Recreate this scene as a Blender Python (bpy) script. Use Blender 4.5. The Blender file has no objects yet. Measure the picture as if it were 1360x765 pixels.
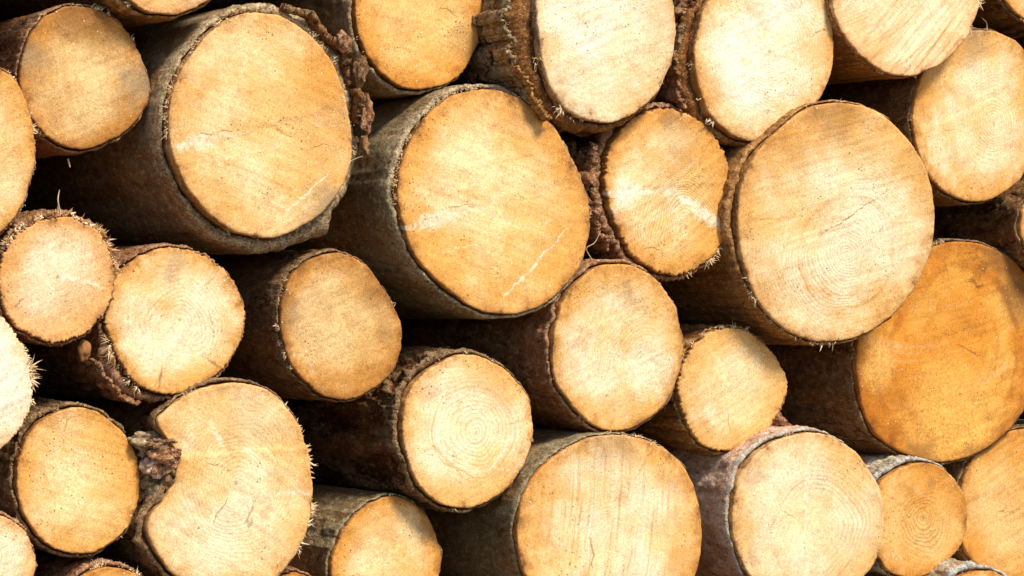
import bpy, math, random
import numpy as np
from mathutils import Vector

random.seed(7)
scene = bpy.context.scene
COL = scene.collection
PI = math.pi

# ------------------------------------------------------------------ camera
YAW = math.radians(32.0)
FOV = math.radians(22.0)
DIST = 4.2
HGT = 0.95
F = 1360 / (2 * math.tan(FOV / 2))
CAM = np.array([-DIST * math.sin(YAW), -DIST * math.cos(YAW), HGT])
FWD = np.array([math.sin(YAW), math.cos(YAW), 0.0])
RGT = np.array([math.cos(YAW), -math.sin(YAW), 0.0])
UP = np.array([0.0, 0.0, 1.0])


def at(u, v, y):
    """photo point (1360 x 765) -> world point on the vertical plane at depth y"""
    d = FWD * F + RGT * (u - 680) - UP * (v - 382.5)
    t = (y - CAM[1]) / d[1]
    return CAM + d * t


cam = bpy.data.cameras.new("camera")
camo = bpy.data.objects.new("camera", cam)
COL.objects.link(camo)
camo.location = CAM
camo.rotation_euler = (math.radians(90), 0, -YAW)
cam.sensor_fit = 'HORIZONTAL'
cam.angle = FOV
cam.clip_end = 500
scene.camera = camo


# ------------------------------------------------------------------ numpy noise
def make_perm(seed):
    r = np.random.RandomState(seed)
    p = r.permutation(256)
    return np.concatenate([p, p, p])


GR = np.random.RandomState(3).normal(size=(256, 3))
GR /= np.linalg.norm(GR, axis=1)[:, None]


def pn(P, seed=0):
    perm = make_perm(seed)
    P = np.asarray(P, float)
    i = np.floor(P).astype(int)
    f = P - i
    i &= 255
    w = f * f * f * (f * (f * 6 - 15) + 10)
    out = 0
    for dx in (0, 1):
        wx = w[:, 0] if dx else 1 - w[:, 0]
        for dy in (0, 1):
            wy = w[:, 1] if dy else 1 - w[:, 1]
            for dz in (0, 1):
                wz = w[:, 2] if dz else 1 - w[:, 2]
                h = perm[perm[perm[(i[:, 0] + dx) & 255] + ((i[:, 1] + dy) & 255)] + ((i[:, 2] + dz) & 255)]
                g = GR[h]
                dot = g[:, 0] * (f[:, 0] - dx) + g[:, 1] * (f[:, 1] - dy) + g[:, 2] * (f[:, 2] - dz)
                out = out + wx * wy * wz * dot
    return out * 1.5


def fbm(P, seed=0, octaves=4, gain=0.5):
    s, a, P = 0, 1.0, np.asarray(P, float)
    for k in range(octaves):
        s = s + a * pn(P, seed + k)
        P = P * 2.03 + 11.7
        a *= gain
    return s


def sstep(a, b, x):
    t = np.clip((x - a) / (b - a), 0, 1)
    return t * t * (3 - 2 * t)


# ------------------------------------------------------------------ mesh helpers
def link_mesh(name, verts, faces, material, parent=None, smooth=True, attrs=None):
    me = bpy.data.meshes.new(name)
    me.from_pydata([tuple(v) for v in np.asarray(verts).tolist()], [], faces)
    me.materials.append(material)
    if smooth:
        me.polygons.foreach_set('use_smooth', [True] * len(me.polygons))
    for k, a in (attrs or {}).items():
        at_ = me.attributes.new(k, 'FLOAT', 'POINT')
        at_.data.foreach_set('value', np.asarray(a, dtype=np.float32))
    me.update()
    o = bpy.data.objects.new(name, me)
    COL.objects.link(o)
    if parent:
        o.parent = parent
    return o


def grid_faces(rows, cols, wrap=True, base=0):
    fs = []
    cc = cols if wrap else cols - 1
    for r in range(rows - 1):
        a = base + r * cols
        b = a + cols
        for c in range(cc):
            d = (c + 1) % cols
            fs.append((a + c, a + d, b + d, b + c))
    return fs


# ------------------------------------------------------------------ node helpers
class NT:
    def __init__(self, name):
        self.m = bpy.data.materials.new(name)
        self.m.use_nodes = True
        self.t = self.m.node_tree
        self.t.nodes.clear()

    def n(self, typ, ins=None, out=0, **props):
        nd = self.t.nodes.new('ShaderNode' + typ)
        for k, v in props.items():
            setattr(nd, k, v)
        for k, v in (ins or {}).items():
            s = nd.inputs[k]
            if isinstance(v, bpy.types.NodeSocket):
                self.t.links.new(v, s)
            elif v is not None:
                if isinstance(v, (tuple, list)) and s.type == 'RGBA' and len(v) == 3:
                    v = tuple(v) + (1,)
                s.default_value = v
        return nd.outputs[out]

    def math(self, op, a, b=None, c=None, clamp=False):
        i = {0: a}
        if b is not None:
            i[1] = b
        if c is not None:
            i[2] = c
        return self.n('Math', i, operation=op, use_clamp=clamp)

    def vm(self, op, a, b=None, out=0):
        i = {0: a}
        if b is not None:
            i[1] = b
        return self.n('VectorMath', i, out, operation=op)

    def noise(self, vec, scale, detail=3, rough=0.5, out=0, dist=0.0):
        return self.n('TexNoise', {'Vector': vec, 'Scale': scale, 'Detail': detail, 'Roughness': rough, 'Distortion': dist}, out)

    def ramp(self, x, a, b, lo=0.0, hi=1.0, smooth=True):
        return self.n('MapRange', {'Value': x, 'From Min': a, 'From Max': b, 'To Min': lo, 'To Max': hi},
                      interpolation_type='SMOOTHSTEP' if smooth else 'LINEAR')

    def mix(self, f, a, b, blend='MIX'):
        nd = self.t.nodes.new('ShaderNodeMix')
        nd.data_type = 'RGBA'
        nd.blend_type = blend
        for s, v in ((nd.inputs[0], f), (nd.inputs[6], a), (nd.inputs[7], b)):
            if isinstance(v, bpy.types.NodeSocket):
                self.t.links.new(v, s)
            elif isinstance(v, (tuple, list)):
                s.default_value = tuple(v)[:3] + (1,)
            else:
                s.default_value = v
        return nd.outputs[2]

    def finish(self, col, rough, height, strength, distance, spec=0.15):
        b = self.n('Bump', {'Height': height, 'Strength': strength, 'Distance': distance})
        bs = self.n('BsdfPrincipled', {'Base Color': col, 'Roughness': rough, 'Specular IOR Level': spec, 'Normal': b})
        o = self.t.nodes.new('ShaderNodeOutputMaterial')
        self.t.links.new(bs, o.inputs[0])
        return self.m


TINT = {
    #          light               mid                dark               border
    'white':  ((.92, .82, .62), (.90, .73, .46), (.50, .25, .08), (.80, .48, .17)),
    'pale':   ((.91, .75, .48), (.86, .61, .29), (.46, .21, .058), (.75, .38, .095)),
    'mid':    ((.87, .65, .34), (.82, .50, .18), (.38, .155, .036), (.70, .31, .057)),
    'tan':    ((.78, .53, .24), (.69, .40, .13), (.28, .112, .028), (.53, .23, .048)),
    'rose':   ((.91, .69, .43), (.86, .55, .28), (.46, .20, .07), (.77, .40, .135)),
    'honey':  ((.84, .53, .195), (.77, .39, .095), (.35, .135, .025), (.64, .26, .04)),
    'orange': ((.86, .44, .09), (.73, .30, .042), (.32, .10, .013), (.53, .18, .02)),
}


def cut_material(L, k):
    """sawn end grain: rings, saw tracks, specks, staining and painted shade with shapes of their own"""
    c_l, c_m, c_d, c_e = TINT[L['tint']]
    rnd = random.Random(k * 17 + 5)
    T = NT('sawn_wood')
    P = T.n('TexCoord', out=3)
    O = T.vm('ADD', P, (rnd.uniform(-9, 9), rnd.uniform(-9, 9), rnd.uniform(-9, 9)))
    nb = T.noise(O, 7.0, 3, .55)
    nm = T.noise(O, 38.0, 4, .6)
    nf = T.noise(O, 420.0, 2, .7)
    ng = T.noise(O, 150.0, 3, .7)
    wob = T.vm('SCALE', T.vm('SUBTRACT', T.noise(O, 9.0, 2, .5, out=1), (.5, .5, .5)))
    wob.node.inputs['Scale'].default_value = .05
    Pd = T.vm('ADD', P, wob)
    px, pz = L.get('pith', (rnd.uniform(-.25, .25), rnd.uniform(-.25, .25)))
    q = T.vm('MULTIPLY', T.vm('SUBTRACT', Pd, (px * L['rad'], 0, pz * L['rad'])), (1, 0, 1))
    r = T.vm('LENGTH', q, out=1)
    sp = L.get('spacing', rnd.uniform(.0045, .0065))
    warp = T.math('MULTIPLY', T.math('ADD', T.noise(T.n('CombineXYZ', {0: r}), 90.0, 2), T.math('MULTIPLY', nb, 1.6)), 7.0)
    ring = T.math('SINE', T.math('ADD', T.math('MULTIPLY', r, 2 * PI / sp), warp))
    ring = T.math('POWER', T.math('MULTIPLY_ADD', ring, .5, .5), 2.2)
    rmask = T.ramp(T.noise(T.vm('ADD', O, (3, 3, 3)), 8.0, 2), .40, .58, .15, 1)
    rfall = T.ramp(r, L['rad'] * .2, L['rad'] * 1.05, 1.0, .35)
    ringf = T.math('MULTIPLY', T.math('MULTIPLY', ring, rmask), T.math('MULTIPLY', rfall, min(.8, .05 + .85 * L.get('rings', .35))))
    # saw tracks
    ang = L.get('saw', rnd.uniform(-1.5, 1.5))
    mp = T.n('Mapping', {'Vector': P, 'Rotation': (0, ang, 0)})
    fd = L['rad'] * rnd.choice((2.2, 3.5, 6.0, 9.0)) * rnd.choice((-1, 1))
    far = T.math('SUBTRACT', T.vm('LENGTH', T.vm('MULTIPLY', T.vm('SUBTRACT', mp, (0, 0, fd)), (1, 0, 1)), out=1), abs(fd))
    far = T.math('ADD', far, T.math('MULTIPLY', T.math('SUBTRACT', nm, .5), .004))
    mx = T.n('SeparateXYZ', {0: mp})
    mp2 = T.n('CombineXYZ', {0: T.math('MULTIPLY', mx, 6.0), 2: T.math('MULTIPLY', far, 150.0), 1: rnd.uniform(0, 50)})
    saw = T.noise(mp2, 1.0, 5, .65)
    mp3 = T.n('CombineXYZ', {0: T.math('MULTIPLY', mx, 4.0), 2: T.math('MULTIPLY', far, 30.0), 1: rnd.uniform(0, 50)})
    band = T.noise(mp3, 1.0, 3, .55)
    ss = L.get('sawk', .4) * .78
    base = T.mix(T.ramp(nb, .40, .62), c_l, c_m)
    base = T.mix(T.ramp(T.noise(T.vm('ADD', O, (5, 1, 2)), 16.0, 4, .62), .50, .72, 0, .55), base, c_e)
    base = T.mix(T.ramp(band, .48, .75, 0, .5 * min(1, ss * 1.6)), base, c_m)
    base = T.mix(T.ramp(band, .44, .25, 0, .6 * ss), base, TINT['white'][0])
    base = T.mix(T.math('MULTIPLY', T.ramp(saw, .5, .72), ss * .8), base, c_d)
    base = T.mix(T.math('MULTIPLY', T.ramp(saw, .46, .3), ss * .7), base, (.88, .76, .54))
    base = T.mix(ringf, base, c_d)
    # radial stain towards the rim (sapwood drying), broken up by noise
    t = T.n('Attribute', attribute_name='edge', out=2)
    tt = T.math('ADD', t, T.math('MULTIPLY', T.math('SUBTRACT', nm, .5), .5))
    base = T.mix(T.ramp(T.math('ADD', tt, T.math('MULTIPLY', T.math('SUBTRACT', nb, .5), .9)), .42, 1.02, 0, min(.95, L.get('rim', .45) * 1.9)), base, c_e)
    base = T.mix(T.ramp(tt, .85, 1.05, 0, min(.95, L.get('rim', .45) * 1.7)), base, T.mix(.12, c_d, c_e))
    if L.get('rings', .35) > .25:
        base = T.mix(T.ramp(r, .0045, .0015, 0, .5), base, (.24, .105, .04))
    base = T.mix(T.math('MULTIPLY', T.ramp(tt, .99, 1.06, 0, .8), T.ramp(ng, .4, .55)), base, (.16, .065, .025))
    for (br, bw, bc, bs) in L.get('bands', []):
        bd = T.math('ABSOLUTE', T.math('SUBTRACT', r, br * L['rad']))
        base = T.mix(T.math('MULTIPLY', T.ramp(bd, bw * L['rad'], bw * L['rad'] * .15, 0, bs), T.ramp(T.noise(T.vm('ADD', O, (1, 7, 2)), 14.0, 3, .6), .38, .58)), base, bc)
    # staining and a few painted shade patches, each with its own place
    P2 = T.vm('ADD', P, T.vm('SCALE', T.vm('SUBTRACT', T.noise(O, 24.0, 5, .65, out=1), (.5, .5, .5))))
    P2.node.inputs[1].links[0].from_node.inputs['Scale'].default_value = .09
    for (sx, sz, sr, c, st) in L.get('stains_shade', []):
        d = T.vm('LENGTH', T.vm('MULTIPLY', T.vm('SUBTRACT', P2, (sx * L['rad'], 0, sz * L['rad'])), (1, 0, 1)), out=1)
        base = T.mix(T.math('MULTIPLY', T.ramp(d, sr * L['rad'], sr * L['rad'] * .25), T.ramp(ng, .3, .6, min(.95, .6 * st), min(.95, 1.1 * st))), base, c)
    # lines: cracks (dark) and torn ridges (pale)
    P3 = T.vm('ADD', P, T.vm('SCALE', T.vm('SUBTRACT', T.noise(O, 55.0, 4, .6, out=1), (.5, .5, .5))))
    P3.node.inputs[1].links[0].from_node.inputs['Scale'].default_value = .02
    lines = list(L.get('lines', []))
    for _ in range(rnd.choice((1, 2, 2, 3))):
        an, ra, rb = rnd.uniform(0, 2 * PI), rnd.uniform(.15, .75), rnd.uniform(.2, .4)
        a2 = an + rnd.uniform(-.12, .12)
        lines.append((px + math.cos(an) * ra, pz + math.sin(an) * ra, px * .6 + math.cos(a2) * min(.97, ra + rb), pz * .6 + math.sin(a2) * min(.97, ra + rb), rnd.uniform(.0010, .0019), (.20, .09, .035), rnd.uniform(.35, .75)))
    for (x0, z0, x1, z1, w, c, st) in lines:
        a = Vector((x0, 0, z0)) * L['rad']
        b = Vector((x1, 0, z1)) * L['rad']
        u = (b - a).normalized()
        ln = (b - a).length
        rel = T.vm('MULTIPLY', T.vm('SUBTRACT', P3, tuple(a)), (1, 0, 1))
        along = T.vm('DOT_PRODUCT', rel, tuple(u), out=1)
        ac = T.math('MINIMUM', T.math('MAXIMUM', along, 0.0), ln)
        pr = T.vm('SCALE', tuple(u))
        T.t.links.new(ac, pr.node.inputs['Scale'])
        dd = T.vm('LENGTH', T.vm('SUBTRACT', rel, pr), out=1)
        taper = T.ramp(T.math('ABSOLUTE', T.math('SUBTRACT', along, ln * .5)), ln * .1, ln * .55, 1, .25)
        msk = T.ramp(T.math('DIVIDE', dd, T.math('MULTIPLY', taper, w)), 1.0, .1 if c is PAL else .35)
        brk = T.ramp(T.math('ADD', T.math('MULTIPLY', nm, .6), T.math('MULTIPLY', ng, .4)), .38, .56, .1 if c is PAL else .5, 1)
        base = T.mix(T.math('MULTIPLY', T.math('MULTIPLY', msk, st * (.8 if c is PAL else 1)), brk), base, c)
    # specks of dirt and pitch
    vo = T.n('TexVoronoi', {'Vector': P, 'Scale': 190.0}, 0)
    vc = T.n('SeparateColor', {0: vo.node.outputs['Color']})
    spk = T.math('MULTIPLY', T.ramp(vo, T.ramp(vc.node.outputs[1], 0, 1, .12, .46, False), .06), T.math('GREATER_THAN', vc, 1 - 3.6 * L.get('specks', .09)))
    spk = T.math('MULTIPLY', spk, T.ramp(T.noise(O, 13.0, 3), .46, .62, .08, 1.0))
    base = T.mix(spk, base, (.13, .065, .03))
    wsp = T.math('MULTIPLY', T.ramp(vo, .26, .14), T.math('LESS_THAN', vc, .035))
    base = T.mix(T.math('MULTIPLY', wsp, .8), base, (.9, .84, .68))
    base = T.mix(T.math('MULTIPLY', T.ramp(T.noise(T.vm('ADD', O, (8, 8, 8)), 60.0, 5, .75), .60, .74), T.ramp(nb, .5, .62, .05, .45)), base, c_d)
    # grain of the fibres
    g = T.math('ADD', T.ramp(nf, .28, .72, .76, 1.2), T.ramp(ng, .25, .75, -.12, .12))
    base = T.mix(1.0, base, T.n('CombineColor', {0: g, 1: g, 2: g}), 'MULTIPLY')
    h = T.math('ADD', T.math('MULTIPLY', saw, 1.2 * ss + .2), T.math('MULTIPLY', nf, .55))
    h = T.math('ADD', h, T.math('MULTIPLY', ng, .6))
    h = T.math('SUBTRACT', h, T.math('MULTIPLY', ringf, .5))
    return T.finish(base, .82, h, .55, .0016, .1)


BARK = {
    #           outer              middle             deep
    'grey':   ((.43, .315, .18), (.29, .185, .085), (.16, .07, .03)),
    'olive':  ((.34, .265, .145), (.22, .15, .068), (.12, .055, .022)),
    'brown':  ((.29, .18, .085), (.19, .09, .034), (.12, .042, .014)),
    'red':    ((.40, .225, .12), (.31, .12, .045), (.19, .055, .017)),
    'peeled': ((.46, .24, .075), (.33, .15, .042), (.17, .065, .02)),
    'pink':   ((.74, .52, .38), (.62, .37, .25), (.26, .12, .055)),
    'birch':  ((.72, .62, .42), (.38, .30, .19), (.15, .09, .045)),
}


def bark_material(kind, k, rim=None, dusty=0):
    hi, mi, lo = BARK[kind]
    rnd = random.Random(k * 31 + 2)
    T = NT('bark_' + kind)
    P = T.n('TexCoord', out=3)
    O = T.vm('ADD', P, (rnd.uniform(-9, 9), rnd.uniform(-9, 9), rnd.uniform(-9, 9)))
    S = T.vm('MULTIPLY', O, (1, .35, 1))
    nb = T.noise(S, 14.0, 4, .6)
    nm = T.noise(S, 60.0, 5, .65)
    nf = T.noise(O, 260.0, 3, .7)
    pl = T.n('Attribute', attribute_name='plate', out=2)
    base = T.mix(T.ramp(T.math('ADD', T.math('MULTIPLY', nb, .5), T.math('MULTIPLY', nm, .5)), .38, .6), mi, hi)
    base = T.mix(T.ramp(T.math('ADD', pl, T.math('MULTIPLY', T.math('SUBTRACT', nm, .5), .8)), .45, .05), base, lo)
    Sw = T.vm('ADD', S, T.vm('SCALE', T.noise(S, 45.0, 4, .65, out=1)))
    Sw.node.inputs[1].links[0].from_node.inputs['Scale'].default_value = .06
    vo = T.n('TexVoronoi', {'Vector': Sw, 'Scale': 38.0, 'Randomness': 1.0}, 0, feature='DISTANCE_TO_EDGE')
    crack = T.math('MULTIPLY', T.ramp(vo, .09, .0, 0, .8 if kind in ('brown', 'red') else .0), T.ramp(nb, .42, .58))
    base = T.mix(crack, base, tuple(c * .35 for c in lo))
    nk = T.noise(T.vm('MULTIPLY', O, (1, .6, 1)), 105.0, 5, .78)
    bounce_tint = T.ramp(T.noise(T.vm('ADD', S, (4, 4, 4)), 22.0, 4, .65), .48, .62, 0, .75)  # orange patches painted into the bark, standing in for warm bounced light
    base = T.mix(bounce_tint, base, T.mix(.35, (.36, .16, .05), mi))
    base = T.mix(T.ramp(nk, .53, .66, 0, .85), base, tuple(min(.72, c * 1.6 + .03) for c in hi))
    base = T.mix(T.ramp(nk, .46, .34, 0, .7), base, tuple(c * .6 for c in lo))
    rimc = T.n('Attribute', attribute_name='rim', out=2)
    base = T.mix(T.math('MULTIPLY', rimc, T.ramp(nm, .3, .55, .5, 1)), base, T.mix(T.ramp(nk, .35, .62), tuple(c * .7 for c in mi) if rim is None else tuple(c * .45 for c in rim), tuple(min(.6, c * 1.25 + .02) for c in hi) if rim is None else rim))
    # pale sawdust and lichen grains
    dust = T.math('MULTIPLY', T.ramp(nf, .60, .72), T.ramp(T.n('SeparateXYZ', {0: P}, 1), .16, .0, .25, 1))
    base = T.mix(T.math('MULTIPLY', dust, .8), base, (.62, .50, .31))
    if dusty:
        dz = T.ramp(T.n('SeparateXYZ', {0: P}, 1), .075, .012)
        dn = T.ramp(T.math('ADD', T.math('MULTIPLY', T.noise(O, 130.0, 4, .7), .7), T.math('MULTIPLY', nb, .35)), .47, .60)
        base = T.mix(T.math('MULTIPLY', T.math('MULTIPLY', dz, dn), .9), base, (.60, .47, .28))
    if kind in ('olive', 'grey', 'birch'):
        base = T.mix(T.ramp(T.noise(O, 20.0, 4, .65), .55, .7, 0, .5), base, (.16, .145, .07))
    if kind == 'peeled':
        st = T.noise(T.vm('MULTIPLY', O, (90, 5, 90)), 1.0, 4, .6)
        base = T.mix(T.ramp(st, .45, .65, 0, .6), base, lo)
    g = T.ramp(nf, .3, .7, .7, 1.25)
    base = T.mix(1.0, base, T.n('CombineColor', {0: g, 1: g, 2: g}), 'MULTIPLY')
    h = T.math('ADD', T.math('MULTIPLY', nm, 1.2), T.math('ADD', T.math('MULTIPLY', nf, .5), T.math('MULTIPLY', nk, 1.3)))
    h = T.math('SUBTRACT', h, T.math('MULTIPLY', crack, .7))
    return T.finish(base, .92, h, .9, .0045, .1)


def plain_material(name, c1, c2, scale):
    T = NT(name)
    P = T.n('TexCoord', out=3)
    nn = T.noise(P, scale, 3, .6)
    return T.finish(T.mix(T.ramp(nn, .3, .7), c1, c2), .85, nn, .3, .002)


M_FIBRE = plain_material('torn_fibre', (.86, .70, .46), (.70, .47, .22), 40)
M_FIBRE_BROWN = plain_material('torn_bast', (.62, .36, .16), (.36, .16, .06), 60)
M_TWIG = plain_material('dry_stem', (.62, .50, .30), (.40, .28, .14), 60)

bark_cache = {}


def bark_for(kind, k, rim=None, dusty=0):
    key = (kind, k)
    if key not in bark_cache:
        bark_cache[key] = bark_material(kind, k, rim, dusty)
    return bark_cache[key]


# ------------------------------------------------------------------ one log
NA = 300


def smooth_circ(a, sig):
    if sig <= 0:
        return a
    n = len(a)
    k = np.fft.fftfreq(n, 1.0 / n)
    return np.real(np.fft.ifft(np.fft.fft(a) * np.exp(-.5 * (k * 2 * PI / n * sig) ** 2)))


def ellipse_pts(cx, cy, rx, ry, n=20):
    return [(cx + rx * math.cos(2 * PI * i / n), cy - ry * math.sin(2 * PI * i / n)) for i in range(n)]


def build_log(L, k, hidden=False):
    rnd = random.Random(k * 101 + 13)
    na = 110 if hidden else NA
    y0 = L.get('y', rnd.uniform(-.015, .02))
    pts = L['pts']
    W = np.array([at(u, v, y0) for u, v in pts])
    xs, zs = W[:, 0], W[:, 2]
    # area centroid
    x2, z2 = np.roll(xs, -1), np.roll(zs, -1)
    cr = xs * z2 - x2 * zs
    A = cr.sum() / 2
    cx = ((xs + x2) * cr).sum() / (6 * A)
    cz = ((zs + z2) * cr).sum() / (6 * A)
    th = np.arctan2(zs - cz, xs - cx)
    rr = np.hypot(xs - cx, zs - cz)
    o = np.argsort(th)
    th, rr = th[o], rr[o]
    tg = np.linspace(-PI, PI, na, endpoint=False)
    R = np.interp(tg, np.concatenate([th - 2 * PI, th, th + 2 * PI]), np.tile(rr, 3))
    R = smooth_circ(R, L.get('sig', 5.0) * na / 360)
    Px = math.sqrt(abs(A) / PI)
    L['rad'] = Px
    ct, st = np.cos(tg), np.sin(tg)
    C3 = np.stack([ct * 3, st * 3, np.full(na, k * 7.3)], 1)
    R = R + fbm(C3 * 1.2, k, 3) * .0022 + fbm(C3 * 9, k + 3, 3) * .0009 * (1 + 3 * L.get('rag', 0))
    seed = k * 5 + 1

    # the thing: an empty at the middle of the sawn end
    root = bpy.data.objects.new('log', None)
    COL.objects.link(root)
    root.empty_display_size = .05
    root.location = (cx, y0, cz)
    root['label'] = L['label']
    root['category'] = 'log'
    root['group'] = L.get('group', 'cut logs stacked in the pile')
    PXM = 0.00122  # metres per photo pixel at the pile

    # --- sawn end
    nr = 26 if hidden else 80
    tr = np.linspace(0, 1, nr) ** .85
    RR, TT = np.meshgrid(tr, np.arange(na), indexing='ij')
    X = RR * R[TT] * ct[TT]
    Z = RR * R[TT] * st[TT]
    X, Z, E = X.ravel(), Z.ravel(), RR.ravel()
    Q = np.stack([X * 9, np.full_like(X, k * 3.1), Z * 9], 1)
    H = fbm(Q, seed, 3) * .0035
    tilt = L.get('tilt', (rnd.uniform(-.05, .05), rnd.uniform(-.06, .06)))
    H = H + X * tilt[0] + Z * tilt[1]
    a = L.get('saw', .4)
    s = -X * math.sin(a) + Z * math.cos(a)
    ss = L.get('sawk', .4)
    H = H + pn(np.stack([X * 8, s * 120, np.full_like(X, 2.2)], 1), seed + 9) * .0008 * ss * 2
    for (x0, z0, x1, z1, hh, w) in L.get('steps', []):
        x0, z0, x1, z1 = (v * Px for v in (x0, z0, x1, z1))
        ux, uz = x1 - x0, z1 - z0
        ln = math.hypot(ux, uz)
        d = ((X - x0) * (-uz) + (Z - z0) * ux) / ln + fbm(np.stack([X * 30, Z * 30, X * 0], 1), seed, 3) * .004
        H = H + hh * (sstep(-w, w, d))
    H = H - .0012 * sstep(.975, 1.0, E) ** 2
    verts = np.stack([X, -H, Z], 1)
    fs = grid_faces(nr, na)
    # wood running back into the bark
    last = verts[-na:]
    extra = []
    for dy, sc in ((.006, 1.0), (.03, .995)):
        e = last.copy()
        e[:, 0] *= sc
        e[:, 2] *= sc
        e[:, 1] += dy
        extra.append(e)
    verts = np.concatenate([verts] + extra)
    fs += grid_faces(3, na, base=(nr - 1) * na)
    E = np.concatenate([E, np.full(2 * na, 1.05)])
    # normals must look out of the pile: -y
    fs = [f[::-1] for f in fs]
    fc = link_mesh('cut_face', verts, fs, cut_material(L, k), root, True, {'edge': E})
    edgeH = H[-na:]

    # --- bark: thickness round the rim, then the body running back
    ia = np.degrees(tg)
    thick = np.full(na, L.get('bark', 5.0))
    for (a0, half, add) in L.get('thick', []):
        d = (ia - a0 + 180) % 360 - 180
        thick = thick + add * np.exp(-(d / half) ** 2)
    thick = thick + (fbm(C3 * 1.3, seed + 30, 2) * .45 + fbm(C3 * 9, seed + 31, 3) * (.08 if L.get('style') == 'smooth' else .2)) * thick
    thick = np.maximum(thick, .5) * PXM
    kind = L.get('barkkind', 'brown')
    style = L.get('style', 'flaky')
    lean = L.get('lean', (rnd.uniform(-.012, .012), rnd.uniform(-.012, .012)))
    taper = L.get('taper', rnd.uniform(-.02, .012))
    length = rnd.uniform(2.4, 2.8)
    if hidden:
        ys = np.concatenate([np.linspace(.01, .5, 24), np.linspace(.6, length, 10)])
    else:
        ys = np.concatenate([np.linspace(.008, .45, 96), np.geomspace(.47, length, 26)])
    back = L.get('back', .006)
    fray = (fbm(C3 * 1.5, seed + 40, 2) * .006 + fbm(C3 * 12, seed + 41, 3) * .0022 + back)
    bevel = L.get('bevel', .5)
    rows, plate, rimv = [], [], []
    # groove floor, inner lip, outer lip
    for (ro, yo, pv) in ((-.001, .016, .0), (.0012, .010, .0), (None, .0, .1), (None, .001, .35)):
        if ro is None:
            base_r = R + thick * (.45 if pv < .2 else .92)
        else:
            base_r = R + ro
        y = -edgeH + fray + yo + (thick * bevel * (.3 if pv < .2 else .9) if ro is None else 0)
        rows.append(np.stack([base_r * ct, y, base_r * st], 1))
        plate.append(np.full(na, pv if pv < .2 else .6))
        rimv.append(np.full(na, 0.0 if ro is not None else 1.0))
    Rs = smooth_circ(R, na * L.get('bodysmooth', 12) / 360)
    for y in ys:
        f = sstep(0, .10, y)
        base_r = (R * (1 - f) + Rs * f) * (1 + taper * y)
        Q = np.stack([ct * base_r, np.full(na, y), st * base_r], 1) + k * 3.7
        if style == 'plated':
            v = fbm(Q * np.array([26, 9, 26]), seed + 50, 4, .55)
            q = sstep(-.25, -.1, v) * .45 + sstep(.05, .16, v) * .35 + sstep(.32, .42, v) * .2
            hgt = thick * (.25 + .95 * q) + fbm(Q * 70, seed + 60, 3) * .0014
        elif style == 'flaky':
            v = fbm(Q * np.array([30, 14, 30]), seed + 50, 4, .55)
            q = .35 + sstep(-.12, .0, v) * .35 + sstep(.18, .26, v) * .3
            hgt = thick * (.55 + .5 * q) + fbm(Q * 60, seed + 60, 3) * .0011
        else:
            v = fbm(Q * np.array([22, 8, 22]), seed + 50, 4, .55)
            q = np.clip(.75 + v * .6, 0, 1)
            hgt = thick + v * .0016 + fbm(Q * 55, seed + 60, 3) * .0008
        lip = 1 - np.exp(-max(y - .008, 0) / .006) * .12
        rr_ = base_r + hgt * lip
        yy = y - edgeH * (1 - sstep(0, .4, y)) + (fray + thick * bevel) * (1 - sstep(.0, .1, y))
        rows.append(np.stack([rr_ * ct + lean[0] * y, yy, rr_ * st + lean[1] * y], 1))
        plate.append(q)
        rimv.append(np.full(na, float(1 - sstep(.008, .013, y))))
    # far end closed with a disc
    bv = np.concatenate(rows)
    nrow = len(rows)
    fs = grid_faces(nrow, na)
    bv = np.concatenate([bv, [[lean[0] * length, length, lean[1] * length]]])
    pl = np.concatenate(plate + [[0.2]])
    b0 = (nrow - 1) * na
    fs += [(b0 + c, b0 + (c + 1) % na, nrow * na) for c in range(na)]
    fs = [f[::-1] for f in fs]
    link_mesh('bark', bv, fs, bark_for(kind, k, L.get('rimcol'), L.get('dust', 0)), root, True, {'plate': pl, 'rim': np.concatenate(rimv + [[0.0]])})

    if hidden:
        return root

    # --- frayed fibres round the rim
    def fibres(specs, name, material):
        V, Fc = [], []
        for (a0, a1, count, lmin, lmax, wid, fwd) in specs:
            cl = None
            for _ in range(count):
                if not cl or rnd.random() < .11:
                    cl = rnd.uniform(a0, a1) or .01
                ang = math.radians(cl + rnd.gauss(0, 1.6))
                i = int((ang + PI) / (2 * PI) * na) % na
                r0 = R[i] + rnd.uniform(-.001, .35) * thick[i]
                e = np.array([math.cos(ang), 0, math.sin(ang)])
                tn = np.array([-math.sin(ang), 0, math.cos(ang)])
                p = e * (r0 + .0006) + np.array([0, -edgeH[i] + rnd.uniform(.001, .010), 0])
                d = e * rnd.uniform(.3, 1.0) + tn * rnd.gauss(0, .45) + np.array([0, rnd.uniform(-1, .5) * fwd, 0])
                d /= np.linalg.norm(d)
                bend = np.array([rnd.gauss(0, .35), rnd.gauss(0, .35), rnd.gauss(-.1, .35)])
                ln = (lmin + (lmax - lmin) * rnd.random() ** 2) * rnd.uniform(.6, 1.1)
                w = wid * rnd.uniform(.5, 1.3)
                b = len(V)
                n1 = np.cross(d, [0.3, .8, .2])
                n1 /= np.linalg.norm(n1)
                n2 = np.cross(d, n1)
                for s_, ww in ((0, 1.0), (.4, .85), (.75, .5), (1, .08)):
                    c = p + d * ln * s_ + bend * ln * s_ * s_ * .7
                    for q_ in range(3):
                        an = q_ * 2 * PI / 3
                        V.append(c + (n1 * math.cos(an) * 1.0 + n2 * math.sin(an) * .5) * w * ww)
                for s_ in range(3):
                    for q_ in range(3):
                        a_, b_ = b + s_ * 3 + q_, b + s_ * 3 + (q_ + 1) % 3
                        Fc.append((a_, b_, b_ + 3, a_ + 3))
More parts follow.
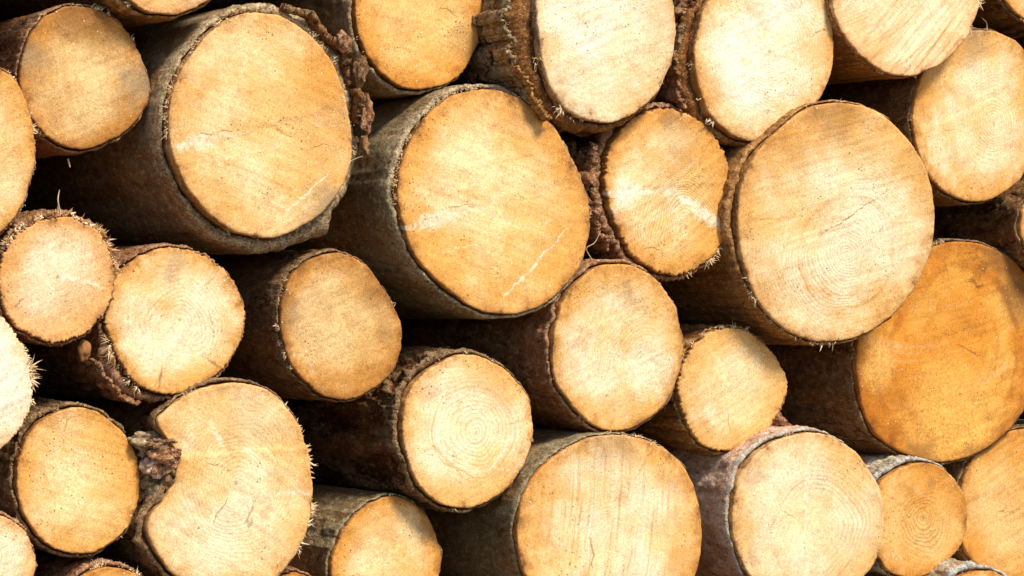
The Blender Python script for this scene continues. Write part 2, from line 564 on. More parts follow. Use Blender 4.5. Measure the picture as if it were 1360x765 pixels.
        if V:
            link_mesh(name, np.array(V), Fc, material, root, True)['kind'] = 'stuff'

    sp = [(a_, b_, int(c_ * 1.1), d_ * .8, e_ * 1.15, f_ * 1.55, g_) for (a_, b_, c_, d_, e_, f_, g_) in L.get('fringe', [])]
    sp.append((-180, 180, L.get('fuzz', 46), .0015, .007, .0006, .6))
    fibres(sp, 'splinter_fringe', M_FIBRE)
    if L.get('bast'):
        fibres(L['bast'], 'torn_bast', M_FIBRE_BROWN)

    for (lu, lv, ly, lr, sq, bk, ls) in L.get('lumps', []):
        c = at(lu, lv, y0 + ly) - np.array([cx, y0, cz])
        na_, nb_ = 40, 24
        aa = np.linspace(0, 2 * PI, na_, endpoint=False)
        bb = np.linspace(-PI / 2, PI / 2, nb_)
        B_, A_ = np.meshgrid(bb, aa, indexing='ij')
        D_ = np.stack([(np.cos(B_) * np.cos(A_)).ravel(), (np.cos(B_) * np.sin(A_)).ravel(), np.sin(B_).ravel()], 1)
        nz = pn(D_ * 1.3 + ls, ls) * .55 + np.round(pn(D_ * 2.4 + ls, ls + 1) * 3) / 3 * .25 + fbm(D_ * 5 + ls, ls + 2, 3) * .12
        sc = np.array(sq)
        vv = D_ * (1 + nz)[:, None] * sc * lr * PXM + c
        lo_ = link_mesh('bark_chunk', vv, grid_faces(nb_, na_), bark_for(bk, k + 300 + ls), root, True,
                        {'plate': np.clip(.6 + nz, 0, 1), 'rim': np.full(len(vv), .35)})
        lo_.data.polygons.foreach_set('use_smooth', [ls % 2 == 0] * len(lo_.data.polygons))

    # --- loose plates of bark lifting off the side
    for (a0, a1, ya, yb, lift, th_, bk) in L.get('flaps', []):
        nu, nv = 110, 70
        V, keep, pv = [], [], []
        for iv in range(nv):
            fv = iv / (nv - 1)
            for iu in range(nu):
                fu = iu / (nu - 1)
                ang = math.radians(a0 + (a1 - a0) * fu)
                i = (ang + PI) / (2 * PI) * na
                i0 = int(math.floor(i)) % na
                r_ = R[i0] + thick[i0]
                y = ya + (yb - ya) * fv
                V.append((ang, r_, y, fu, fv))
        V = np.array(V)
        Q = np.stack([V[:, 3] * (a1 - a0) / 22, V[:, 4] * (yb - ya) * 22, np.full(len(V), k + a0)], 1)
        nz = fbm(Q * 1.3, seed + 70, 4, .6)
        edge = np.minimum(np.minimum(V[:, 3], 1 - V[:, 3]) * 3.2, np.minimum(V[:, 4], 1 - V[:, 4]) * 3.2)
        keep = edge + nz * .75 > .18
        r_ = V[:, 1] + lift * (.4 + .6 * (1 - V[:, 4])) + fbm(Q * 2.2, seed + 80, 4, .6) * .003
        vv = np.stack([np.cos(V[:, 0]) * r_, V[:, 2] + nz * .006, np.sin(V[:, 0]) * r_], 1)
        ff = []
        for iv in range(nv - 1):
            for iu in range(nu - 1):
                q4 = (iv * nu + iu, iv * nu + iu + 1, (iv + 1) * nu + iu + 1, (iv + 1) * nu + iu)
                if all(keep[j] for j in q4):
                    ff.append(q4[::-1])
        if not ff:
            continue
        used = sorted({j for f_ in ff for j in f_})
        mp_ = {j: i for i, j in enumerate(used)}
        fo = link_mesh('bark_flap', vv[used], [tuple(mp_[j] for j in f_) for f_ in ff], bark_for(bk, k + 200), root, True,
                       {'plate': np.clip(.55 + nz[used] * .9, 0, 1)})
        md = fo.modifiers.new('thickness', 'SOLIDIFY')
        md.thickness = th_
        md.offset = 1
    return root


# colours of staining, painted shade and lines
BRN = (.22, .10, .035)
GRY = (.30, .235, .14)
ORG = (.62, .27, .05)
PAL = (.92, .82, .62)
DRK = (.07, .035, .015)
GRP = 'cut logs stacked in the pile'

LOGS = [
 dict(id='A', pts=[(28,92),(34,62),(46,40),(68,17),(102,8),(136,15),(163,37),(185,75),(198,116),(196,136),(180,160),(153,184),(122,197),(95,197),(68,184),(48,163),(34,133)],
   tint='tan', y=.03, rings=.15, sawk=.35, rim=.5, specks=.10, bark=4, barkkind='red', style='flaky',
   stains_shade=[(-.15,.85,.55,BRN,.55),(-.75,.25,.4,GRY,.55),(.85,-.05,.5,GRY,.8),(.2,.5,.4,BRN,.3)], thick=[(-60,60,2)], fringe=[(20,100,60,.003,.010,.0006,.5)],  # grey patch at the right is a cast shadow painted into the face
   label='medium log with a brown blotchy face, between the left edge and the wide-collared big log'),
 dict(id='B', pts=[(222,170),(226,135),(238,100),(256,68),(280,42),(305,24),(335,16),(365,19),(395,32),(420,53),(440,80),(454,112),(464,150),(471,190),(465,235),(447,262),(420,290),(390,307),(360,316),(330,313),(300,300),(270,275),(245,242),(230,210)],
   tint='mid', y=-.012, rings=.08, sawk=.28, saw=-.32, rim=.25, specks=.12, bark=13, barkkind='grey', style='smooth', back=.016,
   thick=[(-62,38,15),(35,40,12),(150,45,-8)], dust=1, fringe=[(110,190,160,.002,.008,.0007,1.0)], stains_shade=[(.75,.55,.5,ORG,.4),(.55,.1,.6,ORG,.3),(.72,-.72,.35,GRY,.7)],  # grey patch low on the right is shade painted into the face colour
   steps=[(-1,-.28,1,.28,.0010,.006),(.1,-1,.95,-.45,-.0015,.004)],
   lines=[(-.98,-.24,-.45,-.12,.018,PAL,.9),(-.9,-.2,-.1,-.04,.005,PAL,.6),(-.72,-.11,-.3,-.05,.0016,BRN,.7),(-.1,-.06,.97,.22,.0016,BRN,.2),(.2,-.86,.75,-.40,.0030,PAL,.8),(-.85,-.45,.3,-.12,.0022,PAL,.5),(-.6,-.62,.35,-.36,.0018,PAL,.45),(-.4,.25,.6,.48,.0016,BRN,.22),(.1,.05,.95,.02,.0018,PAL,.4),(.1,.02,.35,-.12,.002,BRN,.4)],
   flaps=[(-8,78,.004,.14,-.004,.010,'brown')], lumps=[(486,150,.012,10,(.8,1,2.2),'red',21),(478,95,.012,10,(.8,1,1.8),'brown',22),(456,55,.012,9,(1,1,1.3),'red',23),(484,196,.012,8,(.7,1,1.6),'brown',24)], fuzz=140, bevel=.45, rimcol=(.44,.29,.145),
   label='very thick log ringed by a wide pale bark collar, near the upper left'),
 dict(id='C', pts=[(531,265),(533,235),(545,200),(562,170),(588,140),(615,123),(645,117),(678,124),(705,138),(728,160),(748,190),(763,222),(774,252),(779,290),(775,325),(768,347),(750,374),(727,397),(700,412),(670,418),(640,413),(608,397),(580,370),(556,345),(541,305)],
   tint='mid', y=-.005, rings=.08, sawk=.28, saw=-.3, rim=.4, specks=.12, bark=7, barkkind='olive', style='smooth',
   thick=[(150,50,4)], stains_shade=[(.55,.65,.45,ORG,.45),(.35,.9,.25,BRN,.4),(.6,.1,.4,ORG,.3)],
   steps=[(-1,-.25,1,.28,.0010,.006)],
   lines=[(-.95,-.24,-.35,-.10,.020,PAL,.9),(-.8,-.14,-.05,-.05,.005,PAL,.6),(-.55,-.05,-.22,-.02,.0016,BRN,.7),(-.1,-.03,.98,.18,.0016,BRN,.3),(.0,-.94,.78,-.22,.0036,PAL,.9),(-.7,-.5,.2,-.28,.0020,PAL,.45),(-.3,.32,.7,.5,.0016,BRN,.22),(-.9,.05,.1,.2,.0022,PAL,.4),(.35,-.25,.6,-.15,.004,PAL,.4)],
   dust=1, fringe=[(100,180,260,.002,.008,.0008,1.0)],
   label='very thick log with a thin dark rim, right of the wide-collared log'),
 dict(id='D', pts=[(475,0),(477,34),(487,71),(511,102),(538,117),(569,117),(600,105),(623,78),(635,48),(639,5),(632,-35),(610,-62),(575,-80),(535,-78),(503,-55),(482,-28)],
   tint='honey', y=.06, rings=.1, sawk=.25, rim=.45, specks=.22, bark=5, barkkind='grey', style='smooth', stains_shade=[(.7,-.3,.4,BRN,.35),(-.3,-.2,.4,BRN,.15)],
   thick=[(-135,30,7)], lines=[(.0,.55,.45,.42,.004,PAL,.9)],
   label='amber log with a smooth grey side, cut by the top edge'),
 dict(id='E', pts=[(715,0),(718,44),(722,78),(732,112),(750,139),(773,155),(804,163),(831,158),(858,139),(882,105),(894,61),(894,20),(884,-20),(862,-50),(830,-68),(790,-70),(750,-55),(725,-30)],
   tint='white', y=-.03, rings=.2, sawk=.35, rim=.3, specks=.05, bark=8, barkkind='brown', style='plated', stains_shade=[(.85,.1,.45,ORG,.35),(.4,-.85,.3,ORG,.25)],
   rimcol=(.46,.20,.06), bevel=1.2, thick=[(-135,55,10),(175,40,22)], fringe=[(-160,-100,50,.004,.014,.0009,.6)], sig=3,
   flaps=[(158,200,.004,.10,.003,.007,'grey'),(196,222,.02,.16,.002,.006,'grey'),(200,238,.002,.10,.000,.005,'peeled'),(165,205,.07,.30,.008,.008,'brown')],
   label='very pale log at the top with thick layered bark peeling off its left side'),
 dict(id='F', pts=[(948,-6),(934,24),(925,68),(929,105),(937,136),(954,163),(980,183),(1012,187),(1043,175),(1070,150),(1090,126),(1101,95),(1106,61),(1102,20),(1090,-12),(1065,-32),(1025,-38),(980,-30)],
   tint='white', y=-.02, rings=.4, sawk=.3, rim=.6, specks=.06, bark=6, barkkind='red', style='plated', stains_shade=[(.9,.1,.4,ORG,.4),(-.85,-.5,.35,ORG,.5),(-.2,.5,.16,GRY,.35)],
   rimcol=(.46,.20,.06), bevel=1.0, thick=[(185,45,14),(-140,30,6)], fringe=[(-150,-125,20,.004,.014,.001,.5)],
   flaps=[(165,190,.0,.09,.003,.006,'grey'),(188,212,.01,.12,.002,.006,'red')],
   label='pale oval log with thick reddish left bark, between very pale and pinkish logs'),
 dict(id='G', pts=[(1101,0),(1107,31),(1124,58),(1148,82),(1175,97),(1206,101),(1233,93),(1260,75),(1284,48),(1301,20),(1308,-20),(1300,-60),(1275,-95),(1235,-112),(1190,-112),(1150,-95),(1118,-60),(1102,-28)],
   tint='rose', y=-.03, rings=.3, sawk=1.3, saw=.75, rim=.3, specks=.04, bark=1.5, barkkind='peeled', style='smooth', pith=(.1,.25),
   fringe=[(-25,25,50,.004,.014,.0009,.5)], stains_shade=[(.2,.1,.55,(.85,.68,.42),.6)], fuzz=70,
   label='pinkish log with fine saw lines and a barkless orange side, cut by the top edge'),
 dict(id='H', pts=[(1211,150),(1216,119),(1230,85),(1254,62),(1281,44),(1308,40),(1338,48),(1360,65),(1374,100),(1380,150),(1374,205),(1358,240),(1330,258),(1292,267),(1267,260),(1243,245),(1226,221),(1215,190)],
   tint='pale', y=.025, rings=.3, sawk=.3, rim=.7, specks=.07, bark=4, barkkind='brown', style='flaky', stains_shade=[(-.1,.85,.4,GRY,.5),(-.9,.2,.3,ORG,.4),(.3,-.8,.4,ORG,.4)],
   label='pale log with an orange-tinged border touching the right edge, in the upper right'),
 dict(id='I', pts=[(808,225),(818,188),(838,162),(868,147),(905,148),(935,166),(955,195),(966,235),(966,284),(961,315),(941,342),(917,360),(895,365),(865,356),(841,337),(824,304),(811,267)],
   tint='mid', y=.0, rings=.5, sawk=.6, saw=.6, rim=.45, specks=.12, bark=7, barkkind='red', style='plated', pith=(.2,-.45), rag=1,
   thick=[(180,70,12)], fringe=[(-80,-35,80,.004,.015,.0009,.5)], stains_shade=[(.2,.6,.5,BRN,.25),(-.7,-.1,.3,PAL,.7),(.0,.9,.2,BRN,.5)],
   lines=[(-.95,-.05,-.3,.0,.024,PAL,1),(.1,-.05,.85,-.5,.017,PAL,1),(-.2,.0,.3,-.1,.018,PAL,.6)],
   steps=[(-1,.0,0,.05,.0012,.006)],
   flaps=[(150,225,-.004,.16,.004,.008,'red')],
   label='oval log with coarse reddish bark and ragged lower edge, between two very thick logs'),
 dict(id='J', pts=[(987,250),(992,231),(1016,194),(1043,165),(1084,140),(1118,137),(1158,150),(1189,173),(1216,211),(1231,252),(1236,290),(1233,332),(1216,379),(1192,413),(1158,440),(1118,452),(1077,450),(1046,434),(1016,402),(999,364),(989,318)],
   tint='pale', y=-.045, rings=.4, sawk=.4, saw=.25, rim=.4, specks=.09, bark=5, barkkind='peeled', style='flaky', bands=[(.5,.03,ORG,.5),(.33,.02,ORG,.3)], pith=(.1,-.25),
   thick=[(175,30,8)], stains_shade=[(-.1,.95,.35,BRN,.5),(-.5,.7,.4,ORG,.35),(.2,-.1,.6,(.87,.74,.5),.6),(.0,.75,.5,ORG,.3)],  # brown and orange tone along the top of the face
   lines=[(-.2,-.12,.55,.3,.0016,BRN,.8),(-.95,.0,-.4,.05,.003,ORG,.5),(-.4,-.52,.05,-.62,.006,ORG,.35),(.05,-.62,.5,-.48,.006,ORG,.35)],
   fringe=[(-105,-85,26,.004,.014,.0011,.4),(-150,-110,50,.003,.010,.0007,.4)],
   label='very thick pale log with a hairline crack across its face, right of the centre'),
 dict(id='K', pts=[(1138,454),(1146,420),(1165,385),(1195,352),(1240,328),(1268,320),(1295,324),(1325,336),(1360,362),(1380,405),(1388,460),(1380,510),(1360,553),(1332,583),(1298,604),(1260,613),(1226,609),(1189,593),(1158,566),(1143,522)],
   tint='orange', y=.07, rings=.14, sawk=.3, saw=.2, rim=.45, specks=.12, bark=5, barkkind='brown', style='flaky', bands=[(.72,.06,(.44,.15,.02),.75),(.45,.05,(.52,.19,.025),.5),(.9,.05,(.40,.15,.03),.5)], pith=(.05,.0), spacing=.022,
   stains_shade=[(-.1,.25,.8,(.66,.25,.03),.5),(.0,-.55,.7,(.90,.50,.12),.7),(.30,.74,.09,DRK,.6),(.22,.62,.06,DRK,.6),(.72,.5,.3,BRN,.7),(.5,.85,.3,BRN,.7),(-.3,-.95,.3,BRN,.6),(.3,-.98,.25,BRN,.5),(-.85,-.1,.3,(.84,.48,.13),.6)],
   lines=[(.05,.06,.35,-.06,.0014,DRK,.7)], fringe=[(85,120,50,.003,.011,.0007,.4)],
   label='deep orange thick log with black stains near its top, at the right edge'),
 dict(id='L', pts=[(1276,641),(1288,610),(1315,587),(1360,570),(1400,575),(1435,605),(1450,660),(1440,715),(1405,755),(1360,772),(1320,765),(1294,746),(1279,722),(1275,680)],
   tint='honey', y=.10, rings=.3, sawk=.35, rim=.35, specks=.04, bark=4, barkkind='brown', style='flaky', stains_shade=[(-.4,.6,.4,ORG,.4),(-.3,-.2,.6,(.78,.52,.22),.5)],
   label='plain honey-coloured log in the lower right corner, beneath the deep orange log'),
 dict(id='M', pts=[(1154,692),(1158,660),(1169,641),(1189,626),(1223,615),(1250,622),(1271,644),(1284,668),(1286,702),(1271,736),(1243,757),(1215,768),(1185,760),(1164,735)],
   tint='honey', y=.045, rings=.5, sawk=.2, rim=.4, specks=.12, bark=5, barkkind='birch', style='flaky', pith=(.1,.0), spacing=.0075,
   thick=[(115,32,8)], stains_shade=[(-.3,.55,.2,BRN,.3),(.3,.6,.2,BRN,.4)],
   label='small orange log with clear growth rings and whitish bark on top'),
 dict(id='N', pts=[(978,689),(980,655),(992,621),(1016,596),(1046,580),(1077,574),(1107,583),(1135,604),(1155,631),(1167,658),(1171,695),(1165,733),(1150,764),(1115,782),(1075,788),(1030,782),(1000,765),(986,736)],
   tint='pale', y=-.035, rings=.6, sawk=.25, saw=1.2, rim=.3, specks=.08, bark=5, barkkind='pink', style='flaky', bands=[(.62,.02,(.55,.30,.12),.6)], pith=(.1,-.2), spacing=.009,
   thick=[(125,40,5)], stains_shade=[(-.75,.45,.25,BRN,.35),(-.75,-.45,.2,BRN,.35),(.1,-.1,.8,(.84,.70,.44),.4)], lines=[(-.02,.75,-.05,-.05,.006,PAL,.7)],
   label='pale log with clear growth rings and pink peeled bark, at the bottom right of centre'),
 dict(id='O', pts=[(685,709),(690,668),(708,631),(739,604),(773,585),(807,578),(844,581),(878,593),(907,618),(926,655),(935,705),(930,750),(915,790),(880,820),(840,834),(790,834),(745,818),(708,785),(690,750)],
   tint='pale', y=-.01, rings=.15, sawk=1.0, saw=1.45, rim=.6, specks=.1, bark=4, barkkind='olive', style='smooth', stains_shade=[(.0,.95,.5,GRY,.4),(-.8,.5,.35,ORG,.4),(.75,.45,.3,ORG,.3),(.85,-.3,.25,ORG,.5)],
   lines=[(-.25,-.35,-.25,.0,.003,BRN,.7)], fringe=[(60,140,70,.002,.008,.0005,.4)],
   label='thick log with vertical pale streaks on its face, cut by the bottom edge'),
 dict(id='P', pts=[(440,750),(450,716),(468,690),(494,668),(521,660),(549,668),(569,689),(583,719),(587,755),(578,785),(555,808),(520,818),(480,810),(450,785)],
   tint='mid', y=.04, rings=.15, sawk=.35, rim=.5, specks=.08, bark=5, barkkind='olive', style='flaky', stains_shade=[(.8,.5,.35,BRN,.4),(-.2,.7,.4,ORG,.3),(-.2,-.1,.5,(.82,.63,.33),.5)],
   label='small log with moss-green bark, cut by the bottom edge'),
 dict(id='Q', pts=[(535,580),(538,542),(553,510),(583,486),(610,472),(637,473),(664,485),(688,507),(702,529),(707,566),(700,604),(685,634),(661,658),(634,671),(603,675),(576,665),(555,641),(541,610)],
   tint='pale', y=.0, bands=[(.55,.035,PAL,.5),(.62,.02,(.55,.28,.1),.5)], rings=.35, sawk=.25, rim=.4, specks=.10, bark=7, barkkind='brown', style='plated', pith=(.12,-.02), spacing=.0075,
   thick=[(150,60,5)], stains_shade=[(-.6,.5,.22,BRN,.3),(.3,.7,.55,ORG,.35),(.5,.3,.4,ORG,.3)], lines=[(-.6,-.1,-.1,-.6,.004,ORG,.6),(.2,-.45,.9,-.6,.002,PAL,.6)],
   label='medium ringed log with scaly dark bark alone in the middle of the lower half'),
 dict(id='R', pts=[(734,461),(737,430),(749,393),(770,369),(793,355),(824,351),(858,363),(885,389),(902,427),(908,468),(902,505),(893,527),(875,549),(848,566),(817,573),(783,559),(756,529),(739,503)],
   tint='pale', y=-.005, rings=.3, sawk=.35, rim=.5, specks=.1, bark=6, barkkind='red', style='flaky', pith=(.4,-.25), spacing=.006,
   thick=[(150,40,3)], stains_shade=[(.1,.85,.45,ORG,.45),(-.55,.1,.18,ORG,.4),(.45,-.3,.5,(.9,.79,.55),.7),(.1,.75,.16,BRN,.35)],  # orange and brown tone near the top of the face
   label='medium log with a bright spot low on its right half, near the centre'),
 dict(id='S', pts=[(902,515),(908,488),(917,468),(937,447),(965,435),(992,440),(1012,457),(1033,481),(1045,508),(1039,532),(1029,556),(1012,576),(985,593),(961,599),(937,593),(920,570),(907,539)],
   tint='pale', y=.02, rings=.12, sawk=.45, saw=.5, rim=.4, specks=.08, bark=5, barkkind='peeled', style='plated', stains_shade=[(-.6,-.75,.3,ORG,.5),(.1,.2,.5,(.86,.70,.44),.5)],
   thick=[(-20,25,6),(-40,12,4)], rag=.8, lumps=[(1034,560,.012,11,(1,1,.9),'red',11),(1044,568,.02,8,(1.2,1,.7),'brown',12),(1030,575,.015,6,(1.5,1,.5),'grey',13)], fringe=[(60,140,60,.003,.013,.0007,.4)],
   label='small pale log with torn bark at its right, under the cracked pale log'),
 dict(id='T', pts=[(374,412),(377,386),(386,366),(405,349),(428,338),(460,339),(483,352),(504,379),(523,408),(534,444),(528,481),(511,506),(487,522),(455,530),(430,524),(407,505),(389,481),(378,452)],
   tint='tan', y=.015, rings=.12, sawk=.3, rim=.6, specks=.12, bark=4, barkkind='brown', style='flaky', stains_shade=[(.5,.5,.45,BRN,.35),(-.8,.2,.35,BRN,.4),(-.1,-.1,.5,(.8,.55,.24),.5),(.7,.0,.3,BRN,.3)],
   fringe=[(130,225,70,.002,.008,.0006,.3)],
   label='medium tan log with a speckled border, right below the wide-collared big log'),
 dict(id='U', pts=[(141,420),(146,396),(153,376),(163,361),(187,342),(218,330),(252,332),(282,348),(306,371),(320,400),(322,430),(310,468),(291,492),(269,510),(245,520),(218,523),(197,517),(180,508),(165,485),(150,451)],
   tint='pale', y=-.008, rings=.3, sawk=.3, saw=1.0, rim=.55, specks=.07, bark=5, barkkind='red', style='flaky', pith=(.05,-.05), spacing=.007,
   thick=[(225,35,13),(150,25,7)], fringe=[(195,240,100,.004,.014,.0009,.6)], bast=[(190,250,60,.006,.02,.0012,.5)], stains_shade=[(.05,.75,.3,GRY,.45),(-.85,-.1,.3,ORG,.4),(.6,.55,.3,ORG,.3)], rag=.6,
   lines=[(-.2,-.6,-.25,-1,.003,BRN,.6),(.5,.1,.55,-.2,.002,BRN,.5),(.4,-.5,.7,-.7,.003,BRN,.5)],
   flaps=[(205,245,.0,.07,.003,.005,'red')],
   label='medium log with faint growth rings and shaggy bark at its lower left, left half'),
 dict(id='V', pts=[(0,369),(8,335),(30,306),(61,292),(95,291),(119,301),(139,321),(150,350),(151,376),(141,410),(126,434),(102,447),(71,454),(41,445),(17,423),(3,396)],
   tint='rose', y=-.02, rings=.3, sawk=.3, rim=.5, specks=.06, bark=5, barkkind='red', style='flaky', pith=(.0,.05), spacing=.005,
   thick=[(80,60,5)], fringe=[(15,150,240,.003,.011,.0014,1.2)], bast=[(5,155,420,.004,.014,.0020,1.3)], rag=1,
   lines=[(.0,.1,.8,-.15,.006,PAL,.8),(-.15,.55,-.05,.25,.006,PAL,.8)], stains_shade=[(-.9,.3,.35,ORG,.5),(.0,.95,.25,ORG,.5)],
   label='small log with a shaggy crown of torn brown fibres along its top'),
 dict(id='W', pts=[(20,109),(34,139),(42,170),(44,204),(37,248),(24,281),(0,311),(-25,320),(-55,308),(-82,275),(-95,225),(-94,175),(-80,125),(-55,95),(-25,83),(0,92)],
   tint='mid', y=-.02, rings=.15, sawk=.3, rim=.4, specks=.05, bark=5, barkkind='red', style='flaky', fringe=[(20,80,40,.004,.010,.0008,.4)],
   label='log half cut off by the left edge, below the blotchy brown one'),
 dict(id='X', pts=[(0,417),(14,434),(27,454),(37,481),(40,505),(44,519),(41,539),(27,570),(0,598),(-30,608),(-60,592),(-84,555),(-92,505),(-84,455),(-62,420),(-30,406)],
   tint='white', y=-.02, rings=.1, sawk=.5, rim=.25, specks=.05, bark=2, barkkind='peeled', style='flaky', fringe=[(-28,-2,60,.003,.010,.0011,.5),(-2,14,70,.006,.019,.0013,.5),(14,35,40,.003,.009,.0009,.5)], rag=1, fuzz=80,
   label='cream log half cut off by the left edge with a jagged splintered right side'),
 dict(id='Y', pts=[(25,641),(29,610),(41,576),(61,556),(88,543),(119,544),(146,559),(167,580),(180,607),(185,641),(177,682),(156,712),(126,733),(95,736),(68,726),(44,702),(31,672)],
   tint='mid', y=.0, rings=.15, sawk=.35, saw=-.3, rim=.4, specks=.12, bark=6, barkkind='brown', style='flaky', thick=[(125,30,4)], stains_shade=[(-.2,.1,.6,(.83,.64,.34),.6),(-.3,-.75,.3,ORG,.3)],
   label='medium plain log with an even dark bark rim, beside the notched log'),
 dict(id='Z', pts=[(203,562),(220,544),(248,525),(279,513),(313,508),(343,513),(371,529),(391,556),(405,583),(415,624),(417,658),(411,695),(398,729),(377,760),(345,785),(305,795),(262,788),(231,762),(207,729),(196,702),(201,685),(217,668),(232,641),(238,615),(238,600)],
   tint='pale', y=-.03, rings=.4, sawk=.3, saw=-.55, rim=.35, specks=.07, bark=4, barkkind='brown', style='plated', sig=2.0, pith=(.05,.12), spacing=.006, bodysmooth=25,
   thick=[(95,30,3),(200,28,12),(160,12,8)], fringe=[(-45,25,150,.003,.012,.0009,.5),(25,60,40,.002,.008,.0007,.4)],
   stains_shade=[(.1,.72,.42,(.66,.40,.16),.5),(-.75,.62,.28,ORG,.5),(.35,-.22,.13,BRN,.3),(.15,-.3,.08,DRK,.5),(.9,.0,.2,ORG,.4)],
   steps=[(-.9,.38,.9,.42,-.002,.005)],
   lines=[(-.3,.75,-.1,.4,.006,PAL,.8),(.3,-.02,.98,-.08,.004,PAL,.6),(.3,-.05,.1,-.35,.0025,BRN,.5),(.42,.55,.5,.1,.003,ORG,.5)],
   lumps=[(218,610,.010,16,(1.2,1,1),'red',1),(200,618,.02,13,(1,1,.8),'pink',2),(214,590,.012,15,(1.3,1,.7),'brown',3),(196,584,.03,16,(1.4,1,.6),'grey',4),(222,640,.022,16,(.8,1,1.4),'brown',5),(204,662,.03,15,(.9,1,1.3),'olive',6),(231,604,.002,8,(1,1,1),'red',7),(190,602,.03,6,(1,1,1),'birch',8),(210,626,.012,9,(1.2,1,.8),'pink',9),(192,640,.04,16,(1,1,1.3),'brown',10),(186,690,.05,16,(1,1,1.4),'brown',14),(229,625,.008,8,(.8,1,1.2),'brown',15)],
   label='thick irregular log with a bark-filled notch in its left side, at the lower left'),
 dict(id='AA', pts=ellipse_pts(-16,750,64,68), tint='pale', y=-.01, rings=.2, bark=6, barkkind='red', style='flaky', rim=.4,
   label='log end peeking in at the bottom left corner with a reddish bark rim'),
 dict(id='AB', pts=ellipse_pts(146,826,70,72), tint='honey', y=-.01, rings=.2, bark=6, barkkind='red', style='flaky', thick=[(90,60,2)], fringe=[(40,140,60,.003,.01,.0008,.4)],
   label='log showing a sliver at the bottom edge, below the even-rimmed log'),
 dict(id='AC', pts=ellipse_pts(222,-72,84,92), tint='rose', y=-.01, rings=.2, bark=5, barkkind='peeled', style='smooth', thick=[(215,30,6)],
   label='log showing only its lowest curve at the top edge, above the blotchy log'),
 dict(id='AD', pts=ellipse_pts(1306,826,58,68), tint='mid', y=-.01, rings=.2, bark=7, barkkind='birch', style='flaky', thick=[(115,35,7)],
   label='log showing only whitish bark at the bottom edge, under the honey-coloured corner log'),
 dict(id='AE', pts=ellipse_pts(1424,300,66,66), tint='mid', y=.02, bark=5, barkkind='brown', style='plated',
   label='log whose dark side alone shows at the right edge, above the deep orange log'),
 dict(id='AF', pts=ellipse_pts(1398,-36,74,72), tint='mid', y=.03, bark=5, barkkind='brown', style='plated',
   label='log whose shaded dark side alone shows in the upper right corner'),
 dict(id='AG', pts=ellipse_pts(392,797,34,36), tint='honey', y=.0, bark=5, barkkind='red', style='flaky',
   label='thin log barely rising over the bottom edge, between the notched and moss-green logs'),
]

for k, L in enumerate(LOGS):
    L['obj'] = build_log(L, k)

# ------------------------------------------------------------------ logs of the same pile beyond the frame
def approx(L):
    p = np.array(L['pts'])
    c = (p.min(0) + p.max(0)) / 2
    return c[0], c[1], (p[:, 1].max() - p[:, 1].min()) / 2 + 6


taken = [approx(L) for L in LOGS]
rg = random.Random(11)
ring = []
for rad, tries in ((112, 900), (95, 900), (80, 1200), (66, 1500), (52, 2000), (40, 2500)):
    for _ in range(tries):
        x, y = rg.uniform(-380, 1740), rg.uniform(-300, 1010)
        ex = rad * .86
        if x + ex > -8 and x - ex < 1368 and y + rad > -8 and y - rad < 773:
            continue
        if all(math.hypot((x - tx) / .86, y - ty) > rad + tr + 7 for tx, ty, tr in taken):
            taken.append((x, y, rad))
            ring.append((x, y, rad))
for j, (x, y, rad) in enumerate(ring):
    k = 60 + j
    t = ['mid', 'pale', 'honey', 'pale'][j % 4]
    build_log(dict(pts=ellipse_pts(x, y, rad * .85, rad), tint=t, rings=.25, bark=5, lean=(0, 0), taper=0,
                   barkkind=['brown', 'red', 'olive'][j % 3], style='flaky', group='outer logs of the pile past the picture edge',
                   label='log of the same pile stacked past the edge of the picture'), k, hidden=True)


# ------------------------------------------------------------------ loose bits caught between the logs
def strand(name, pts, rad, label, cat, group=None):
    P = np.array([at(u, v, y) for u, v, y in pts])
    # catmull-rom
    Q = []
    ext = np.concatenate([[2 * P[0] - P[1]], P, [2 * P[-1] - P[-2]]])
    for i in range(1, len(ext) - 2):
        for s in np.linspace(0, 1, 6, endpoint=False):
            p0, p1, p2, p3 = ext[i - 1:i + 3]
            Q.append(.5 * (2 * p1 + (p2 - p0) * s + (2 * p0 - 5 * p1 + 4 * p2 - p3) * s * s + (3 * p1 - p0 - 3 * p2 + p3) * s ** 3))
    Q.append(P[-1])
    Q = np.array(Q)
    o0 = Q[0].copy()
    V = []
    for i, c in enumerate(Q):
        d = Q[min(i + 1, len(Q) - 1)] - Q[max(i - 1, 0)]
        d /= np.linalg.norm(d)
        n1 = np.cross(d, [.2, .9, .3])
        n1 /= np.linalg.norm(n1)
        n2 = np.cross(d, n1)
        r = rad * (1 - .6 * i / len(Q))
        for q in range(6):
            V.append(c - o0 + (n1 * math.cos(q * PI / 3) + n2 * math.sin(q * PI / 3)) * r)
    fs = grid_faces(len(Q), 6)
    fs.append(tuple(range(6)))
    fs.append(tuple(range(len(V) - 6, len(V)))[::-1])
    o = link_mesh(name, np.array(V), fs, M_TWIG, None, True)
    o.location = o0
    o['label'] = label
    o['category'] = cat
    if group:
        o['group'] = group


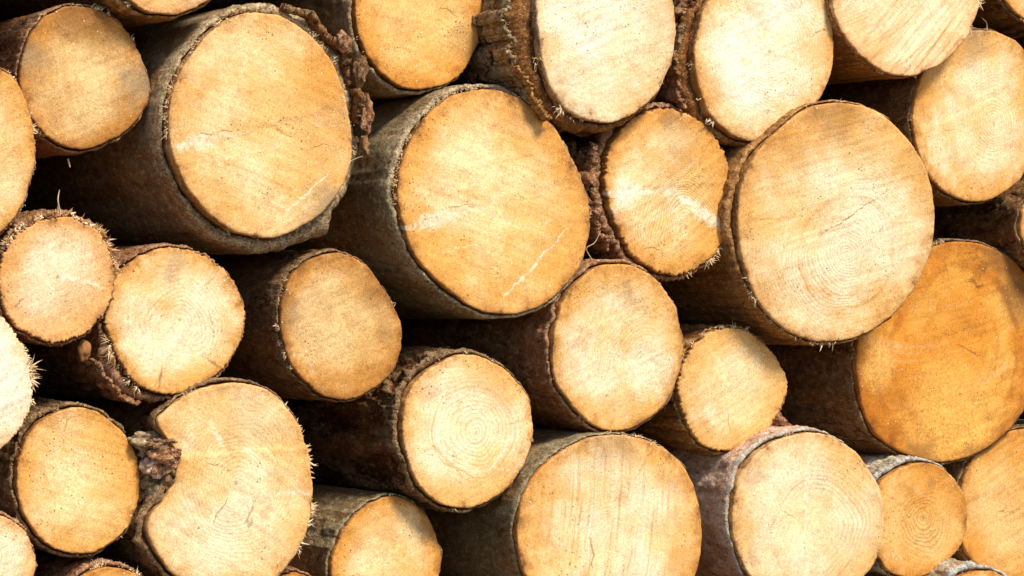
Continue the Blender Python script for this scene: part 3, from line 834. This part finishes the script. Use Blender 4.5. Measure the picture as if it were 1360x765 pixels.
GS = 'loose stems and splinters on the logs'
strand('dry_stem', [(80, 284, -.03), (77, 266, -.035), (79, 252, -.03)], .0014, 'short pale stem sticking up from the shaggy fibre-crowned log', 'stem', GS)
strand('dry_stem', [(786, 345, -.02), (779, 330, -.03), (790, 322, -.03), (798, 306, -.02)], .0009, 'thin bent stem hanging in the gap under the coarse red-barked oval log', 'stem', GS)
strand('dry_stem', [(1311, 40, .0), (1310, 30, .0), (1304, 24, -.02)], .0008, 'thin curved stem on top of the pale orange-bordered log', 'stem', GS)
strand('splinter', [(90, 211, .05), (93, 222, .05)], .0018, 'tiny pale splinter in the dark gap below the blotchy brown log', 'splinter', GS)
strand('splinter', [(452, 228, -.04), (466, 214, -.04), (482, 207, -.04)], .0007, 'thin pale splinter on the right rim of the wide-collared big log', 'splinter', GS)

aa, bb = np.meshgrid(np.linspace(0, 2 * PI, 24, endpoint=False), np.linspace(-PI / 2, PI / 2, 14))
dv = np.stack([(np.cos(bb) * np.cos(aa)).ravel(), (np.cos(bb) * np.sin(aa)).ravel(), np.sin(bb).ravel()], 1)
chip = link_mesh('wood_chip', dv * (1 + fbm(dv * 1.4, 5, 3) * .35)[:, None] * np.array([.010, .010, .014]), grid_faces(14, 24),
                 plain_material('chip_wood', (.46, .22, .075), (.28, .12, .04), 50), None, True)
chip.location = at(112, 466, .01)
chip['label'] = 'rounded orange wood chip wedged in the dark gap under the shaggy fibre-crowned log'
chip['category'] = 'wood chip'

# ------------------------------------------------------------------ ground
gx = 60
gm = plain_material('forest_soil', (.09, .06, .035), (.16, .115, .065), 6)
g = link_mesh('ground', np.array([(-gx, -gx, 0), (gx, -gx, 0), (gx, gx, 0), (-gx, gx, 0)]), [(0, 1, 2, 3)], gm, None, False)
g['kind'] = 'structure'

# ------------------------------------------------------------------ daylight
SUN_EL, SUN_AZ = math.radians(52), math.radians(18)   # azimuth from -y towards +x
w = bpy.data.worlds.new('World')
scene.world = w
w.use_nodes = True
nt = w.node_tree
nt.nodes.clear()
sky = nt.nodes.new('ShaderNodeTexSky')
sky.sky_type = 'NISHITA'
sky.sun_disc = False
sky.sun_elevation = SUN_EL
bg = nt.nodes.new('ShaderNodeBackground')
bg.inputs['Strength'].default_value = .05
ow = nt.nodes.new('ShaderNodeOutputWorld')
nt.links.new(sky.outputs[0], bg.inputs[0])
nt.links.new(bg.outputs[0], ow.inputs[0])
dirv = Vector((math.sin(SUN_AZ) * math.cos(SUN_EL), -math.cos(SUN_AZ) * math.cos(SUN_EL), math.sin(SUN_EL)))
sky.sun_rotation = math.atan2(dirv.x, dirv.y)
sl = bpy.data.lights.new('sun', 'SUN')
sl.energy = 1.5
sl.angle = math.radians(13)
sl.color = (1.0, .91, .78)
so = bpy.data.objects.new('sun', sl)
COL.objects.link(so)
so.rotation_euler = dirv.to_track_quat('Z', 'Y').to_euler()
so.location = dirv * 20

scene.view_settings.view_transform = 'Standard'
scene.view_settings.look = 'None'
scene.view_settings.exposure = 1.78
scene.view_settings.gamma = 1
